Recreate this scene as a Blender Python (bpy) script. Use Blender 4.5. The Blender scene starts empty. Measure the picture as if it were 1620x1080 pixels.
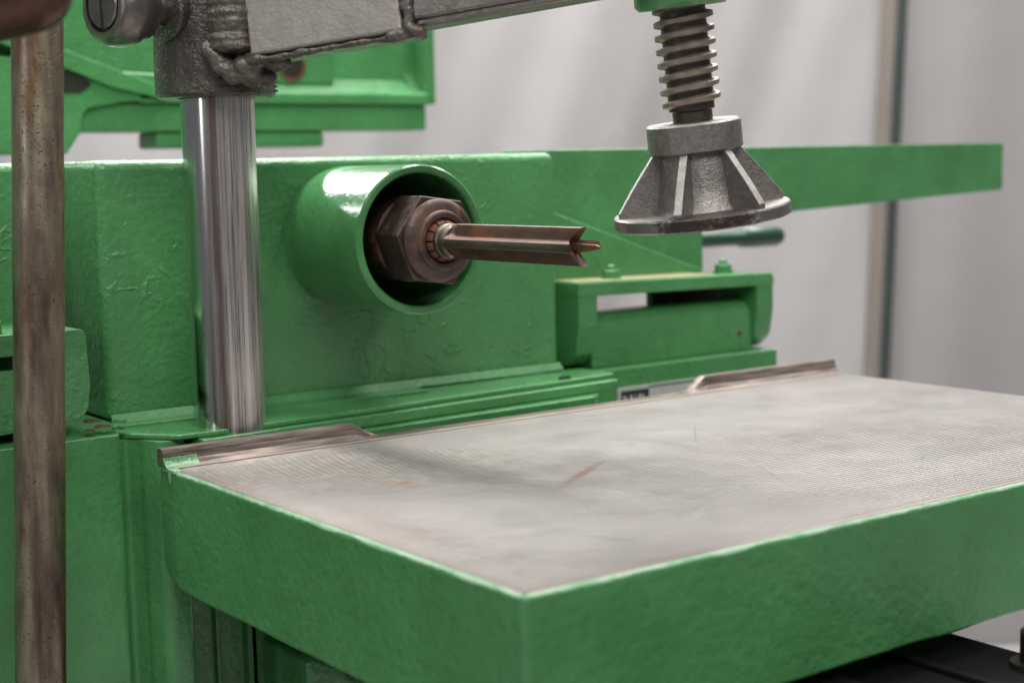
import bpy, bmesh, math, random
from mathutils import Vector, Matrix, noise
random.seed(7)
S = 0.001                                   # all sizes below are written in millimetres
scene = bpy.context.scene
C = scene.collection

# ------------------------------------------------------------------ camera
cam = bpy.data.cameras.new("camera"); camo = bpy.data.objects.new("camera", cam); C.objects.link(camo)
fw = Vector((0.58204243, 0.80526486, -0.11302705)); rt = Vector((0.80865154, -0.58781179, -0.02366401)); up = Vector((0.08549443, 0.07762604, 0.99331007))
m = Matrix((rt, up, -fw)).transposed().to_4x4(); m.translation = Vector((-0.45903408, -0.63032662, 0.22333426))
camo.matrix_world = m
cam.sensor_width = 36; cam.lens = 2411.99 / 1620 * 36
cam.clip_start = 0.02; cam.clip_end = 50
cam.dof.use_dof = True; cam.dof.focus_distance = 1.17; cam.dof.aperture_fstop = 5.0
scene.camera = camo

# ------------------------------------------------------------------ world, lamps, exposure
world = bpy.data.worlds.new("World"); scene.world = world; world.use_nodes = True
bg = world.node_tree.nodes["Background"]; bg.inputs[0].default_value = (0.96, 0.97, 1.0, 1); bg.inputs[1].default_value = 0.16
def lamp(name, loc, target, sx, sy, power, col=(1, 1, 1)):
    l = bpy.data.lights.new(name, 'AREA'); l.shape = 'RECTANGLE'; l.size = sx; l.size_y = sy; l.energy = power; l.color = col
    o = bpy.data.objects.new(name, l); C.objects.link(o); o.location = loc
    o.rotation_euler = (Vector(target) - Vector(loc)).to_track_quat('-Z', 'Y').to_euler()
    return o
cl = lamp("ceiling_lamp", (1.22, 1.0, 2.4), (0.2, 0.3, 0), 0.55, 3.2, 88, (1, 0.985, 0.965)); cl.rotation_euler = (0, 0.4, 0)
cl = lamp("ceiling_lamp", (3.2, 1.9, 2.65), (0.5, 0.5, 0), 0.5, 3.0, 78, (1, 0.985, 0.965)); cl.rotation_euler = (0, 0.85, 0)
cl = lamp("ceiling_lamp", (-0.75, 0.3, 2.5), (0.2, 0.3, 0), 0.5, 3.2, 30, (1, 0.985, 0.965)); cl.rotation_euler = (0, -0.36, 0)
lamp("back_lamp", (0.45, 2.7, 1.40), (0.23, 0.5, 0.15), 0.85, 0.20, 21)
lamp("back_lamp", (-0.62, 2.7, 1.13), (0.23, 0.5, 0.15), 0.30, 0.14, 4)
lamp("side_lamp", (-2.6, -0.05, 1.1), (0.1, 0.4, 0.1), 0.22, 1.6, 8, (0.97, 0.99, 1))
lamp("front_fill", (-0.6, -2.4, 2.6), (0.3, 0.4, 0.1), 2.6, 1.2, 74, (1, 0.985, 0.96))  # unseen soft fill from the camera side
lamp("curtain_fill", (0.2, 1.6, 2.9), (1.3, 3.0, 0.2), 1.6, 0.8, 140)  # added out of view to brighten the curtain
scene.view_settings.view_transform = 'Standard'; scene.view_settings.look = 'None'
scene.view_settings.exposure = 0.0; scene.view_settings.gamma = 1.0
scene.cycles.use_denoising = True

# ------------------------------------------------------------------ material helpers
class NT:
    def __init__(s, name):
        s.m = bpy.data.materials.new(name); s.m.use_nodes = True
        s.t = s.m.node_tree; s.b = s.t.nodes["Principled BSDF"]
        s.co = s.t.nodes.new('ShaderNodeTexCoord').outputs['Object']
    def set(s, inp, v):
        if hasattr(v, 'links'): s.t.links.new(v, inp)
        elif isinstance(v, (tuple, list)) and len(v) == 3 and inp.type == 'RGBA': inp.default_value = (*v, 1)
        else: inp.default_value = v
    def p(s, **k):
        for n, v in k.items(): s.set(s.b.inputs[n.replace('_', ' ')], v)
    def node(s, typ, out=0, props=None, **k):
        n = s.t.nodes.new(typ)
        for a, v in (props or {}).items(): setattr(n, a, v)
        for a, v in k.items(): s.set(n.inputs[int(a[1:])] if a[0] == 'i' and a[1:].isdigit() else n.inputs[a.replace('_', ' ')], v)
        return n.outputs[out]
    def map(s, scale, loc=(0, 0, 0), rot=(0, 0, 0), co=None):
        return s.node('ShaderNodeMapping', Vector=co or s.co, Scale=scale, Location=loc, Rotation=rot)
    def noise(s, scale, detail=3, rough=.55, co=None, dist=0):
        return s.node('ShaderNodeTexNoise', Vector=co or s.co, Scale=scale, Detail=detail, Roughness=rough, Distortion=dist)
    def vor(s, scale, feature='F1', co=None):
        return s.node('ShaderNodeTexVoronoi', props={'feature': feature}, Vector=co or s.co, Scale=scale)
    def math(s, op, a, b=0.0, c=0.0):
        return s.node('ShaderNodeMath', props={'operation': op}, i0=a, i1=b, i2=c)
    def ramp(s, fac, *stops):
        n = s.t.nodes.new('ShaderNodeValToRGB'); s.t.links.new(fac, n.inputs[0]); e = n.color_ramp.elements
        while len(e) < len(stops): e.new(0.5)
        for el, (pos, col) in zip(e, stops):
            el.position = pos; el.color = (*col, 1) if isinstance(col, (tuple, list)) else (col, col, col, 1)
        return n.outputs[0]
    def mix(s, fac, a, b):
        n = s.t.nodes.new('ShaderNodeMix'); n.data_type = 'RGBA'
        s.set(n.inputs[0], fac); s.set(n.inputs[6], a); s.set(n.inputs[7], b)
        return n.outputs[2]
    def bump(s, h, dist, strength=1.0, normal=None):
        n = s.t.nodes.new('ShaderNodeBump'); s.set(n.inputs['Height'], h); n.inputs['Distance'].default_value = dist; n.inputs['Strength'].default_value = strength
        if normal is not None: s.t.links.new(normal, n.inputs['Normal'])
        return n.outputs[0]
    def sep(s, i, co=None):
        return s.node('ShaderNodeSeparateXYZ', out=i, i0=co or s.co)
    def point(s):
        return s.node('ShaderNodeNewGeometry', out=0)

def green_paint(name, rough=.30, wrinkle=0.0, peel=1.0, coat=.35, col=(0.078, 0.274, 0.094)):
    n = NT(name)
    big = n.noise(9, 4, .6)
    c = n.mix(n.ramp(big, (.35, 0.0), (.7, 1.0)), tuple(v * .80 for v in col), tuple(v * 1.12 for v in col))
    c = n.mix(n.math('MULTIPLY', n.ramp(n.noise(150, 3, .6), (.42, 0.0), (.60, 1.0)), .16), c, tuple(v * .6 for v in col))
    # thin rubbed patches and grime specks of their own shape
    c = n.mix(n.math('MULTIPLY', n.ramp(n.noise(5, 6, .7, n.map((1, 1, .45), (3, 1, 2))), (.52, 0.0), (.74, 1.0)), .3), c, tuple(v * .55 for v in col))
    nick = n.math('MULTIPLY', n.ramp(n.vor(95), (.10, 1.0), (.14, 0.0)), n.ramp(n.noise(17, 3), (.60, 0.0), (.66, 1.0)))
    c = n.mix(n.math('MULTIPLY', nick, .7), c, (.05, .055, .04))
    speck = n.ramp(n.noise(210, 2, .6), (.70, 0.0), (.76, 1.0))
    patch = n.ramp(n.noise(14, 2), (.52, 0.0), (.66, 1.0))
    c = n.mix(n.math('MULTIPLY', speck, n.math('MULTIPLY', patch, .35)), c, (0.03, 0.06, 0.03))
    pale = n.ramp(n.noise(60, 5, .7), (.66, 0.0), (.74, 1.0))
    c = n.mix(n.math('MULTIPLY', pale, .22), c, (0.25, 0.46, 0.27))
    n.p(Base_Color=c, Metallic=0.0, Specular_IOR_Level=.5)
    n.p(Roughness=n.node('ShaderNodeMapRange', Value=n.noise(35, 4), From_Min=.3, From_Max=.7, To_Min=rough - .06, To_Max=rough + .1))
    n.p(Coat_Weight=coat, Coat_Roughness=.16)
    b = n.bump(n.noise(28, 3), .0022 * peel, .7)
    b = n.bump(n.noise(170, 3, .5), .0013 * peel, .95, b)
    b = n.bump(n.noise(520, 2), .00025 * peel, .7, b)
    if wrinkle:
        w = n.noise(26, 2); wc = n.node('ShaderNodeVectorMath', props={'operation': 'ADD'}, i0=n.co, i1=n.node('ShaderNodeVectorMath', props={'operation': 'SCALE'}, i0=n.node('ShaderNodeTexNoise', out=1, Vector=n.co, Scale=70.0, Detail=3.0), Scale=.02))
        e = n.vor(42, 'DISTANCE_TO_EDGE', wc)
        line = n.ramp(e, (0.0, 1.0), (.035, .55), (.075, 0.0))
        mask = n.ramp(n.noise(11, 3), (.50, 0.0), (.56, 1.0))
        mask = n.math('MULTIPLY', mask, n.ramp(n.noise(55, 1), (.45, 0.0), (.55, 1.0)))
        b = n.bump(n.math('MULTIPLY', line, mask), .0008 * wrinkle, 1.0, b)
    n.t.links.new(b, n.b.inputs['Normal'])
    return n.m

def metal(name, c0, c1, rough=(.3, .5), scale=60, metallic=1.0, bumps=((200, .0002),), rust=None, rust_amt=.55, rust_scale=25, stretch=(1, 1, 1), spots=None):
    n = NT(name); co = n.map(stretch)
    f = n.ramp(n.noise(scale, 5, .65, co), (.32, 0.0), (.68, 1.0))
    c = n.mix(f, c0, c1); met = metallic; rg = n.node('ShaderNodeMapRange', Value=n.noise(scale * 1.7, 4, .6, co), From_Min=.3, From_Max=.7, To_Min=rough[0], To_Max=rough[1])
    if rust:
        rm = n.ramp(n.noise(rust_scale, 6, .7), (rust_amt, 0.0), (rust_amt + .12, 1.0))
        c = n.mix(rm, c, rust); met = n.math('MULTIPLY', n.math('SUBTRACT', 1.0, rm), metallic)
        rg = n.math('MAXIMUM', rg, n.math('MULTIPLY', rm, .7))
    if spots:
        sm = n.ramp(n.noise(spots[0], 3, .6), (spots[1], 0.0), (spots[1] + .05, 1.0))
        c = n.mix(sm, c, spots[2])
        if hasattr(met, 'links') or met > 0: met = n.math('MULTIPLY', n.math('SUBTRACT', 1.0, sm), met)
    n.p(Base_Color=c, Metallic=met, Roughness=rg)
    b = None
    for sc, d in bumps: b = n.bump(n.noise(sc, 3, .6), d, .8, b)
    if b is not None: n.t.links.new(b, n.b.inputs['Normal'])
    return n.m

M = {}
M['green'] = green_paint("green_paint")
M['green_old'] = green_paint("wrinkled_green_paint", wrinkle=1.0)
M['green_matt'] = green_paint('matt_green_paint', rough=.5, coat=.0)
M['green_smooth'] = green_paint("smooth_green_paint", rough=.18, peel=.5)
M['green_cast'] = green_paint("rough_green_paint", rough=.4, peel=1.6, wrinkle=.5)
M['dark_green'] = green_paint("dark_green_paint", rough=.35, peel=.4, col=(0.018, 0.07, 0.04))
M['rust_steel'] = metal("rusty_dark_steel", (.14, .10, .085), (.07, .047, .042), (.36, .58), 50, .7, ((150, .0004), (500, .0001)), rust=(.15, .062, .03), rust_amt=.52, rust_scale=38)
M['bit_steel'] = metal("rusted_bit_steel", (.17, .10, .07), (.085, .05, .036), (.4, .6), 70, .55, ((300, .00015),), rust=(.17, .065, .026), rust_amt=.50, rust_scale=34, stretch=(1, .3, 1))
M['bit_land'] = metal("worn_bit_land", (.26, .235, .19), (.16, .125, .095), (.34, .5), 90, .95, ((300, .0001),), stretch=(1, .2, 1))
M['collet'] = metal("orange_rust", (.25, .10, .052), (.14, .058, .034), (.5, .7), 120, .3, ((300, .0003),))
M['cast'] = metal("bare_cast_iron", (.15, .135, .12), (.085, .075, .067), (.32, .48), 70, .75, ((230, .0022), (600, .0006), (60, .0014)), rust=(.12, .06, .032), rust_amt=.68, rust_scale=14)
M['arm'] = metal("scaly_plate_steel", (.46, .42, .39), (.36, .33, .305), (.45, .58), 50, .5, ((200, .0009), (500, .0004)), rust=(.14, .075, .045), rust_amt=.70, rust_scale=12)
M['arm_dark'] = metal("dark_forged_steel", (.30, .27, .245), (.19, .17, .155), (.36, .5), 50, .85, ((240, .0006), (60, .0012)), rust=(.14, .075, .045), rust_amt=.68, rust_scale=14)
M['weld'] = metal("weld_bead", (.20, .18, .162), (.11, .097, .088), (.44, .6), 60, .65, ((70, .0012), (240, .0008)), rust=(.23, .10, .04), rust_amt=.58, rust_scale=30)
M['knob'] = metal("dull_steel", (.20, .18, .165), (.30, .275, .25), (.28, .42), 30, .95, ((220, .00025),))
M['thread'] = metal("worn_thread_steel", (.40, .335, .275), (.23, .18, .14), (.34, .5), 60, .65, ((400, .0001),), rust=(.16, .085, .045), rust_amt=.60, rust_scale=40)
M['thread_root'] = metal("dark_thread_root", (.13, .11, .09), (.07, .058, .048), (.3, .5), 60, .8, ((400, .0002),), rust=(.13, .07, .04), rust_amt=.60, rust_scale=40)  # core colour, darker than the thread crests
M['foot'] = metal("sandblasted_casting", (.34, .315, .295), (.22, .20, .185), (.36, .52), 220, .8, ((560, .0006),), rust=(.17, .075, .035), rust_amt=.66, rust_scale=28, spots=(500, .66, (.12, .10, .09)))
M['rib_edge'] = metal("worn_bright_edge", (.50, .47, .44), (.30, .275, .255), (.45, .6), 130, .6, ((300, .0003),))
def rim_material():                         # turned rim, blackened and rusty along one stretch
    n = NT("turned_rim")
    c = n.mix(n.noise(60, 4), (.24, .22, .21), (.36, .335, .32))
    a = n.node('ShaderNodeVectorMath', out=1, props={'operation': 'DISTANCE'}, i0=n.co, i1=(-.040, -.049, .006))
    mask = n.ramp(n.math('ADD', a, n.math('MULTIPLY', n.math('SUBTRACT', n.noise(120, 4, .7), .5), .05)), (.030, 1.0), (.040, 0.0))
    c = n.mix(mask, c, n.mix(n.ramp(n.noise(140, 4, .7), (.50, 0.0), (.66, 1.0)), (.018, .014, .013), (.13, .055, .03)))
    n.p(Base_Color=c, Metallic=n.math('MULTIPLY', n.math('SUBTRACT', 1.0, mask), .9), Roughness=.4)
    n.t.links.new(n.bump(n.math('MULTIPLY', mask, n.noise(200, 4, .7)), .002, .8), n.b.inputs['Normal'])
    return n.m
M['rim'] = rim_material()
M['dust'] = metal("rust_dust", (.40, .28, .20), (.29, .20, .15), (.55, .75), 120, .35, ((300, .0003),))
M['ridge'] = metal("planed_ridge_steel", (.34, .28, .24), (.055, .04, .033), (.45, .62), 330, .55, ((300, .0003),), stretch=(.06, 1, 1), rust=(.13, .06, .035), rust_amt=.66, rust_scale=22)
M['ridge_bright'] = metal("bright_planed_strip", (.62, .53, .47), (.36, .29, .25), (.4, .55), 140, .75, ((300, .0002),), stretch=(.06, 1, 1))
M['black'] = metal("oily_black_steel", (.004, .004, .004), (.008, .008, .007), (.7, .85), 30, 0, ((200, .0003),))
M['black'].node_tree.nodes['Principled BSDF'].inputs['Specular IOR Level'].default_value = .15
M['brass'] = metal("oily_brass_steel", (.09, .08, .055), (.045, .04, .03), (.35, .5), 60, .8, ((200, .0003),))
M['primer'] = metal("tan_primer", (.52, .43, .25), (.42, .36, .2), (.5, .6), 60, 0, ((200, .0002),))
M['silver'] = metal("silver_plate", (.62, .60, .60), (.55, .53, .53), (.4, .5), 40, .3, ())
M['print'] = metal("black_print", (.02, .02, .028), (.025, .025, .03), (.4, .5), 40, 0, ())
M['white'] = metal("white_print", (.55, .55, .55), (.5, .5, .5), (.5, .6), 40, 0, ())
M['hole'] = metal("dark_bore", (.02, .018, .015), (.03, .025, .02), (.5, .7), 40, .3, ())
M['brown'] = metal("browned_iron", (.16, .085, .06), (.09, .05, .038), (.26, .42), 25, .8, ((120, .0006),), rust=(.22, .09, .04), rust_amt=.66, rust_scale=18)
M['flake'] = metal("rust_flake_brown", (.16, .06, .04), (.10, .04, .03), (.6, .8), 100, .1, ((300, .0006),))
M['post'] = metal("tan_post", (.21, .178, .155), (.18, .152, .132), (.5, .6), 8, 0, ())
M['dark_post'] = metal("dark_green_post", (.11, .135, .13), (.09, .115, .11), (.5, .6), 8, 0, ())
M['floor'] = metal("concrete", (.40, .38, .38), (.34, .32, .32), (.6, .8), 6, 0, ((30, .001),))

def pole_material():                        # heat-tinted pipe with black pits
    n = NT("pitted_pipe_steel")
    f = n.noise(7, 3, .6, n.map((6, 6, 1)))
    c = n.ramp(f, (.30, (.11, .062, .055)), (.43, (.25, .195, .15)), (.55, (.37, .315, .22)), (.70, (.18, .135, .13)))
    gx = n.ramp(n.sep(0), (0.0, 1.0), (.012, 0.0))
    c = n.mix(n.math('MULTIPLY', n.ramp(n.noise(24, 5, .7, n.map((1, 1, .25))), (.52, 0.0), (.62, 1.0)), .7), c, (.19, .085, .045))
    runs = n.ramp(n.noise(1.0, 4, .65, n.map((55, 55, 2.2))), (.46, 0.0), (.60, 1.0))
    low = n.ramp(n.sep(2), (.14, 1.0), (.36, .15))
    c = n.mix(n.math('MULTIPLY', n.math('MULTIPLY', runs, low), .85), c, (.075, .032, .02))
    pits = n.ramp(n.noise(420, 3, .65), (.585, 0.0), (.63, 1.0))
    pits = n.math('MULTIPLY', pits, n.ramp(n.noise(30, 3), (.40, .15), (.56, 1.0)))
    c = n.mix(pits, c, (.035, .022, .018))
    n.p(Base_Color=c, Metallic=n.math('MULTIPLY', n.math('SUBTRACT', 1.0, pits), .9), Roughness=n.node('ShaderNodeMapRange', Value=n.noise(60, 4), From_Min=.3, From_Max=.7, To_Min=.34, To_Max=.52))
    n.t.links.new(n.bump(n.math('SUBTRACT', 1.0, pits), .0003, .8), n.b.inputs['Normal'])
    return n.m
M['pipe'] = pole_material()

def column_material():                      # ground shaft with long vertical wear streaks, browner along one side
    n = NT("streaked_ground_steel")
    u = n.math('ADD', n.math('MULTIPLY', n.sep(0), .809 / .0297), n.math('MULTIPLY', n.sep(1), -.588 / .0297))
    st = n.noise(1.0, 5, .75, n.map((260, 260, 3)))
    fine = n.noise(1.0, 4, .7, n.map((800, 800, 9)))
    worn = n.ramp(n.math('ADD', n.math('MULTIPLY', u, .5), .5), (.36, 0.0), (.52, 1.0))
    c = n.mix(worn, n.ramp(st, (.3, (.52, .505, .51)), (.7, (.68, .665, .67))), n.ramp(st, (.30, (.26, .225, .21)), (.42, (.54, .505, .485)), (.60, (.76, .73, .70)), (.78, (.62, .57, .53))))
    c = n.mix(n.math('MULTIPLY', n.math('MULTIPLY', n.ramp(fine, (.53, 0.0), (.60, 1.0)), worn), .75), c, (.12, .10, .09))
    band = n.ramp(n.math('ABSOLUTE', n.math('SUBTRACT', n.math('ADD', u, n.math('MULTIPLY', n.math('SUBTRACT', n.noise(9, 4, .6), .5), .2)), .04)), (.03, 1.0), (.16, 0.0))
    c = n.mix(n.math('MULTIPLY', n.math('MULTIPLY', band, n.ramp(st, (.30, .25), (.55, 1.0))), .85), c, (.16, .075, .042))
    ru = n.ramp(n.noise(1.0, 4, .7, n.map((150, 150, 3.2), (3.1, 1.7, 0))), (.60, 0.0), (.68, 1.0))
    c = n.mix(n.math('MULTIPLY', n.math('MULTIPLY', ru, worn), .6), c, (.24, .12, .075))
    spot = n.ramp(n.noise(70, 4, .7, n.map((1, 1, .6))), (.70, 0.0), (.74, 1.0))
    c = n.mix(spot, c, (.23, .10, .05))
    n.p(Base_Color=c, Metallic=n.math('SUBTRACT', 1.0, n.math('MULTIPLY', worn, .12)), Roughness=n.math('ADD', .15, n.math('MULTIPLY', worn, n.math('MULTIPLY', st, .32))))
    n.t.links.new(n.bump(n.math('MULTIPLY', fine, worn), .0001, .7), n.b.inputs['Normal'])
    return n.m
M['column'] = column_material()

def table_material():                       # planed cast-iron top: dull warm grey, stains, a rust smear, a scratch, and some shade painted in
    n = NT("planed_table_steel"); P = n.point()
    big = n.noise(4.5, 5, .55, n.node('ShaderNodeMapping', Vector=P, Scale=(.6, 1.6, 1)))
    c = n.ramp(big, (.25, (.27, .245, .23)), (.50, (.355, .33, .314)), (.75, (.42, .395, .38)))
    lin = n.noise(1.0, 3, .7, n.node('ShaderNodeMapping', Vector=P, Scale=(6, 420, 1)))
    c = n.mix(n.math('MULTIPLY', n.ramp(lin, (.45, 0.0), (.7, 1.0)), .28), c, (.30, .27, .255))
    dk = n.ramp(n.noise(16, 6, .72, P), (.58, 0.0), (.72, 1.0))
    c = n.mix(n.math('MULTIPLY', dk, .2), c, (.26, .205, .18))
    speck = n.ramp(n.noise(330, 2, .5, P), (.735, 0.0), (.76, 1.0))
    c = n.mix(n.math('MULTIPLY', speck, n.ramp(n.noise(20, 2, .5, P), (.5, 0.0), (.6, .8))), c, (.09, .07, .06))
    def blob(cx, cy, ang, lx, ly, col, amt, soft=.6, wob=.25):
        global_c = n.node('ShaderNodeMapping', props={'vector_type': 'TEXTURE'}, Vector=P, Location=(cx * S, cy * S, 0), Rotation=(0, 0, math.radians(ang)), Scale=(lx * S, ly * S, 1))
        d = n.node('ShaderNodeVectorMath', out=1, props={'operation': 'LENGTH'}, i0=global_c)
        d = n.math('ADD', d, n.math('MULTIPLY', n.math('SUBTRACT', n.noise(90, 4, .6, P), .5), wob * 4))
        return n.math('MULTIPLY', n.ramp(d, (max(0, 1 - soft), 1.0), (1.0, 0.0)), amt), col
    for a in ((224, 230, 33, 66, 6.0, (.20, .10, .07), .75, .9, .25), (106, 291, -45, 22, 5.5, (.42, .16, .085), .8, .8, .2), (330, 150, 62, 70, .7, (.12, .10, .09), .6, .8, .2), (520, 200, -20, 90, .6, (.12, .10, .09), .6, .8, .2), (250, 110, 12, 60, .6, (.14, .11, .10), .5, .8, .2), (150, 120, -35, 50, .7, (.14, .11, .10), .5, .8, .2), (400, 300, 48, 60, .7, (.13, .10, .09), .6, .8, .2), (600, 330, -60, 45, .8, (.13, .10, .09), .6, .8, .2),
              (444, 236, 5, 34, 1.6, (.16, .12, .10), .6, .9, .3), (420, 380, 12, 120, 3, (.30, .24, .21), .35, .9, .4),
              (95, 385, -40, 170, 95, (.165, .15, .125), .8, .95, .4), (30, 170, 90, 150, 26, (.27, .21, .19), .5, .95, .5), (175, 250, 85, 110, 12, (.22, .20, .17), .35, .95, .5), (300, 60, 8, 130, 20, (.36, .31, .29), .35, .95, .5)):  # back left: stain plus painted arm shade; narrow streak: the bit's shadow, painted
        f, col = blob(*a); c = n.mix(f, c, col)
    edge = n.ramp(n.node('ShaderNodeMath', props={'operation': 'MINIMUM'}, i0=n.sep(0, P), i1=n.sep(1, P)), (0.005, 1.0), (.016, 0.0))
    c = n.mix(n.math('MULTIPLY', edge, .5), c, (.26, .19, .18))
    n.p(Base_Color=c, Metallic=.82, Roughness=n.node('ShaderNodeMapRange', Value=n.noise(24, 5, .6, P), From_Min=.3, From_Max=.7, To_Min=.36, To_Max=.44))
    n.t.links.new(n.bump(lin, .0001, .8), n.b.inputs['Normal'])
    return n.m
M['table'] = table_material()

def curtain_material():
    n = NT("grey_tarpaulin")
    c = n.mix(n.noise(1.6, 3), (.50, .475, .475), (.56, .54, .535))
    n.p(Base_Color=c, Roughness=.55, Specular_IOR_Level=.25)
    n.t.links.new(n.bump(n.noise(5, 3), .01, .4), n.b.inputs['Normal'])
    return n.m
M['curtain'] = curtain_material()

# ------------------------------------------------------------------ object helpers
def thing(name, label, cat, base, group=None):
    o = bpy.data.objects.new(name, None); C.objects.link(o); o.location = Vector(base) * S
    o.empty_display_size = .05
    o['label'] = label; o['category'] = cat
    if group: o['group'] = group
    return o
def world_base(o):
    v = Vector((0, 0, 0))
    while o is not None: v += o.location; o = o.parent
    return v
def obj(name, bm, mats, parent=None, bevel=0.0, seg=3, angle=35, sub=0, label=None):
    """link a bmesh given in millimetres, world placed, as one mesh object under its parent"""
    bmesh.ops.recalc_face_normals(bm, faces=bm.faces)
    xs = [v.co.copy() for v in bm.verts]
    lo = Vector([min(v[i] for v in xs) for i in range(3)]); hi = Vector([max(v[i] for v in xs) for i in range(3)])
    base = Vector(((lo.x + hi.x) / 2, (lo.y + hi.y) / 2, lo.z)) * S
    for v in bm.verts: v.co = v.co * S - base
    me = bpy.data.meshes.new(name); bm.to_mesh(me); bm.free()
    for mm in (mats if isinstance(mats, (list, tuple)) else [mats]): me.materials.append(mm)
    me.shade_smooth(); me.set_sharp_from_angle(angle=math.radians(angle))
    o = bpy.data.objects.new(name, me); C.objects.link(o)
    o.location = base - (world_base(parent) if parent else Vector((0, 0, 0))); o.parent = parent
    if bevel:
        b = o.modifiers.new("bevel", 'BEVEL'); b.width = bevel * S; b.segments = seg; b.limit_method = 'ANGLE'; b.angle_limit = math.radians(30); b.harden_normals = True
    if label: o['label'] = label
    return o
def tag(o, label, cat, group=None):
    o['label'] = label; o['category'] = cat
    if group: o['group'] = group
    return o
def box(bm, x0, x1, y0, y1, z0, z1, mi=0):
    v = [bm.verts.new((x, y, z)) for z in (z0, z1) for y in (y0, y1) for x in (x0, x1)]
    for q in ((0, 2, 3, 1), (4, 5, 7, 6), (0, 1, 5, 4), (2, 6, 7, 3), (0, 4, 6, 2), (1, 3, 7, 5)):
        bm.faces.new([v[i] for i in q]).material_index = mi
    return bm
def prism(bm, pts, axis, a0, a1, mi=0):
    """extrude a polygon: axis 'x' takes (y,z) points, 'y' takes (x,z), 'z' takes (x,y)"""
    def P(p, a): return {'x': (a, p[0], p[1]), 'y': (p[0], a, p[1]), 'z': (p[0], p[1], a)}[axis]
    A = [bm.verts.new(P(p, a0)) for p in pts]; B = [bm.verts.new(P(p, a1)) for p in pts]
    bm.faces.new(A).material_index = mi; bm.faces.new(B[::-1]).material_index = mi
    for i in range(len(pts)):
        j = (i + 1) % len(pts); bm.faces.new((A[i], B[i], B[j], A[j])).material_index = mi
    return bm
def frame_of(axis):
    a = Vector(axis).normalized(); h = Vector((0, 0, 1)) if abs(a.z) < .9 else Vector((1, 0, 0))
    e = (h - a * h.dot(a)).normalized(); return a, e, a.cross(e)
def lathe(bm, prof, origin, axis, seg=48, closed=False, mi=0, a0=0.0, a1=2 * math.pi, wob=0.0):
    """revolve (radius, height) points round an axis"""
    a, e, f = frame_of(axis); o = Vector(origin); full = abs(a1 - a0 - 2 * math.pi) < 1e-6; n = seg if full else seg + 1; rings = []
    for k in range(n):
        t = a0 + (a1 - a0) * k / seg; d = e * math.cos(t) + f * math.sin(t)
        rings.append([bm.verts.new(o + a * h + d * (r * (1 + (wob * noise.noise((3 * math.cos(t), 3 * math.sin(t), h * .05)) if wob else 0)))) for r, h in prof])
    np_ = len(prof)
    for k in range(seg):
        A, B = rings[k], rings[(k + 1) % n]
        for i in range(np_ if closed else np_ - 1):
            j = (i + 1) % np_
            bm.faces.new((A[i], A[j], B[j], B[i])).material_index = mi
    if not closed and full:
        if prof[0][0] > 1e-6: bm.faces.new([r[0] for r in rings]).material_index = mi
        if prof[-1][0] > 1e-6: bm.faces.new([r[-1] for r in rings][::-1]).material_index = mi
    if not full and closed:
        bm.faces.new(rings[0]).material_index = mi; bm.faces.new(rings[-1][::-1]).material_index = mi
    bmesh.ops.remove_doubles(bm, verts=bm.verts, dist=1e-4)
    return bm
def beam(bm, p0, p1, w, side, h0, h1, mi=0):
    """bar whose lower visible edge runs p0-p1, going back by w along -side, standing h0..h1 tall"""
    p0, p1, sd = Vector(p0), Vector(p1), Vector(side).normalized(); u_ = Vector((0, 0, 1)); d = (p1 - p0).normalized(); u_ = (u_ - d * u_.dot(d)).normalized()
    v = []
    for p, h in ((p0, h0), (p1, h1)):
        v.append([bm.verts.new(q) for q in (p, p - sd * w, p - sd * w + u_ * h, p + u_ * h)])
    A, B = v
    bm.faces.new(A).material_index = mi; bm.faces.new(B[::-1]).material_index = mi
    for i in range(4): bm.faces.new((A[i], B[i], B[(i + 1) % 4], A[(i + 1) % 4])).material_index = mi
    return bm
def hexhead(bm, o, axis, r, h, rot=0.0, cham=.14):
    a, e, f = frame_of(axis); o = Vector(o); rows = []
    for rr, hh in ((r, 0), (r, h * (1 - cham)), (r * .86, h)):
        rows.append([bm.verts.new(o + a * hh + (e * math.cos(rot + k * math.pi / 3) + f * math.sin(rot + k * math.pi / 3)) * rr) for k in range(6)])
    bm.faces.new(rows[0]); bm.faces.new(rows[2][::-1])
    for A, B in zip(rows, rows[1:]):
        for k in range(6): bm.faces.new((A[k], A[(k + 1) % 6], B[(k + 1) % 6], B[k]))
    return bm
def NB(): return bmesh.new()
def rounded(pts, rads, n=6):
    """round polygon corners"""
    out = []; N = len(pts)
    for i, p in enumerate(pts):
        r = rads[i] if isinstance(rads, (list, tuple)) else rads
        p = Vector((*p, 0)); a = Vector((*pts[i - 1], 0)) - p; b = Vector((*pts[(i + 1) % N], 0)) - p
        if r <= 0: out.append((p.x, p.y)); continue
        ang = a.angle(b); d = r / math.tan(ang / 2); q0 = p + a.normalized() * d; q1 = p + b.normalized() * d
        for k in range(n + 1):
            t = k / n; q = q0 * (1 - t) ** 2 + p * 2 * t * (1 - t) + q1 * t * t; out.append((q.x, q.y))
    return out

# ------------------------------------------------------------------ setting: floor and curtain
bm = NB(); box(bm, -3000, 5000, -3000, 6000, -960, -900)
fl = obj('floor', bm, M['floor']); fl['kind'] = 'structure'

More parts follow.
